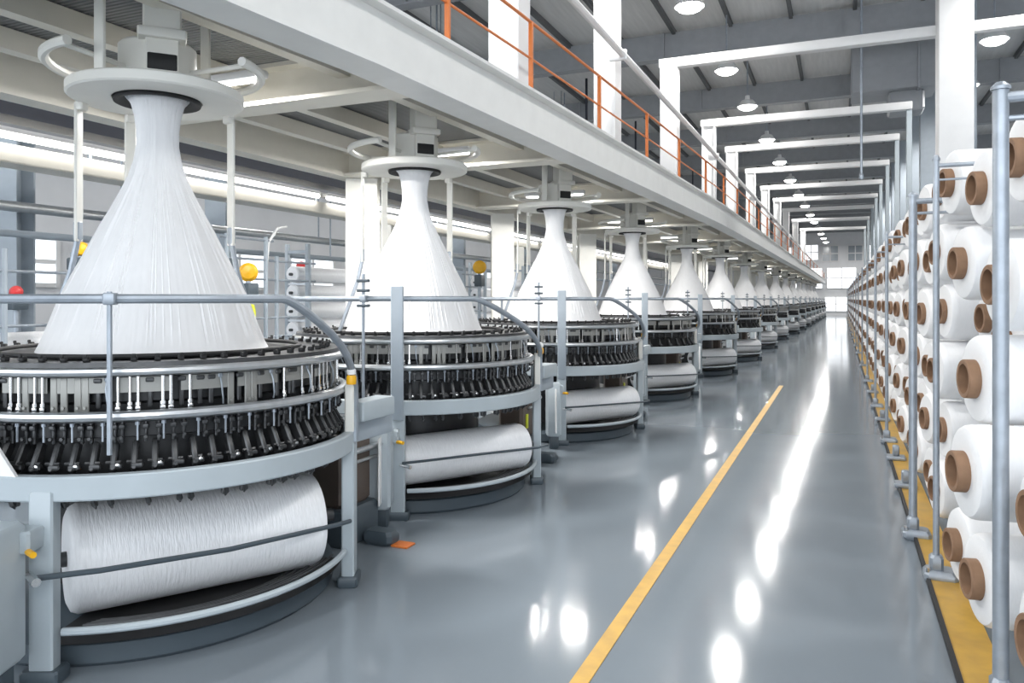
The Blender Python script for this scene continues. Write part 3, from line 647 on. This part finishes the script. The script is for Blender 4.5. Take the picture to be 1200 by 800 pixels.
near = [(.668, 3.90, 2.21, 'top shelf, just beyond the nearest rack upright'), (.575, 3.80, 1.66, 'at eye height just behind the nearest rack upright'),
        (.50, 3.92, 1.245, 'at chest height just behind the nearest rack upright'), (.43, 3.70, .875, 'jutting out at knee height behind the nearest rack upright'),
        (.50, 3.84, .385, 'bottom shelf behind the nearest rack upright'), (.60, 3.20, .84, 'beyond the frame edge side of the nearest rack upright, knee height'),
        (.52, 2.77, .55, 'lowest and closest to the camera'),
        (.614, 4.53, 2.165, 'top shelf, second stack behind the nearest rack upright'), (.55, 4.70, 1.79, 'upper shelf jutting out beside the second rack upright'),
        (.74, 4.62, 1.37, 'middle shelf just before the second rack upright'), (.74, 4.62, .95, 'fourth shelf down just before the second rack upright'), (.52, 4.64, .30, 'bottom shelf just before the second rack upright')]
for x, y, z, w in near: bobbin(x, y, z, 'white yarn bobbin ' + w)
rows = ['bottom shelf', 'second shelf up', 'third shelf up', 'fourth shelf up', 'fifth shelf up', 'top shelf']
count = len(near); y = 5.30; c = 3; rest = MB(); rest_core = MB()
while y < 71:
    for r in range(6):
        z = .29 + .408 * r + (-.03 if c % 2 else 0); xx = .575 + (.04 if (c + r) % 2 else 0) + jr.uniform(-.012, .012); yy = y + jr.uniform(-.03, .03)
        if c == 3 and r < 5: xx = .76
        if count < 252:
            bobbin(xx, yy, z, f'white yarn bobbin, {rows[r]}, in the {nth(c)} stack along the rack', far=c > 12, mid=c > 3); count += 1
        else:
            for src, dst in ((yl, rest), (cl_, rest_core)):
                ct, st = cos(TILT), sin(TILT)
                dst.add([(xx + p[0] * ct - p[1] * st, yy + p[0] * st + p[1] * ct, z + p[2]) for p in src.v], src.f)
    y += .74; c += 1
for c2 in range(8):     # the bobbins on the far face of the rack, seen through the gaps
    for r in range(6):
        bobbin(1.86, 3.6 + .74 * c2, .29 + .408 * r, f'white yarn bobbin on the far face of the rack, {rows[r]}, {nth(c2 + 1)} stack', rz=pi - TILT, grp='yarn bobbins on the far face')
t = thing('distant_yarn_bobbins', 'mass of white yarn bobbins at the far end of the rack', 'yarn bobbins'); t['kind'] = 'stuff'
o = obj('yarn_package', rest, M['yarn'], t); o['kind'] = 'stuff'; o = obj('cardboard_core', rest_core, M['core'], t); o['kind'] = 'stuff'
peg = MB().cyl((0, 0, 0), (-.42, 0, 0), .02, 8).mesh('peg', M['galv'])
# rails carrying the bobbins
for r in range(6):
    t = thing('rack_rail', f'galvanised rail behind the bobbins on the {rows[r]}', 'rail', (0, 0, 0), 0, 'rails of the yarn rack')
    obj('rail_bar', MB().box((1.215, 37, .28 + .408 * r), (.04, 70, .05)), M['galv'], t, smooth=False)
    for c in range(4, 13): put('peg', peg, t, (1.21, 5.30 + .74 * (c - 3) + .115, .29 + .408 * r + (-.03 if c % 2 else 0)), TILT)

# hall columns on the rack side, duct and bent pipe
hcol('hall_column', 1.72, 14.45, 0, 8.2, M['white'], 'wide white column rising behind the nearest bobbins', 'column', None, .50, 0, box=True)
for k, y in enumerate((17.6, 24.2, 28, 32.2, 37.2, 42.2, 47.2, 52.2, 57.2, 62.2)):
    hcol('hall_column', 2.25, y, 0, 7.5, M['bluegrey'], f'grey column rising behind the yarn rack, {nth(k + 1)} beyond the white column', 'column', 'grey columns behind the rack', .42, 0, box=True)
t = thing('ventilation_duct', 'grey box duct under the roof beside the white column', 'duct')
obj('duct_body', MB().box((1.2, 21.6, 7.45), (1.9, 1.3, 1.4), ch=.03), M['girder'], t); obj('duct_neck', MB().box((1.5, 21.6, 6.5), (.8, .8, .5), ch=.05), M['girder'], t)
obj('duct_flange', MB().box((1.75, 21.6, 7.45), (.06, 1.42, 1.48), ch=.01), M['girder'], t)
t = thing('hanging_cable', 'thin grey conduit hanging from the roof over the aisle', 'conduit')
obj('conduit', MB().cyl((.37, 16.2, 4.0), (.37, 16.2, 8.2), .025, 8), M['galv'], t); obj('conduit_end', MB().box((.37, 16.2, 3.95), (.08, .08, .12), ch=.02), M['galv'], t)

# ------------------------------------------------------------------ world and view
w = bpy.data.worlds.new('world'); S.world = w; w.use_nodes = True
bg = w.node_tree.nodes['Background']; bg.inputs[0].default_value = (.88, .94, 1, 1); bg.inputs[1].default_value = 2.7
S.view_settings.view_transform = 'Standard'; S.view_settings.look = 'None'; S.view_settings.gamma = 1; S.view_settings.use_curve_mapping = False
S.view_settings.exposure = 0.36
S.cycles.use_denoising = True; S.cycles.max_bounces = 8; S.cycles.diffuse_bounces = 4; S.cycles.sample_clamp_indirect = 6
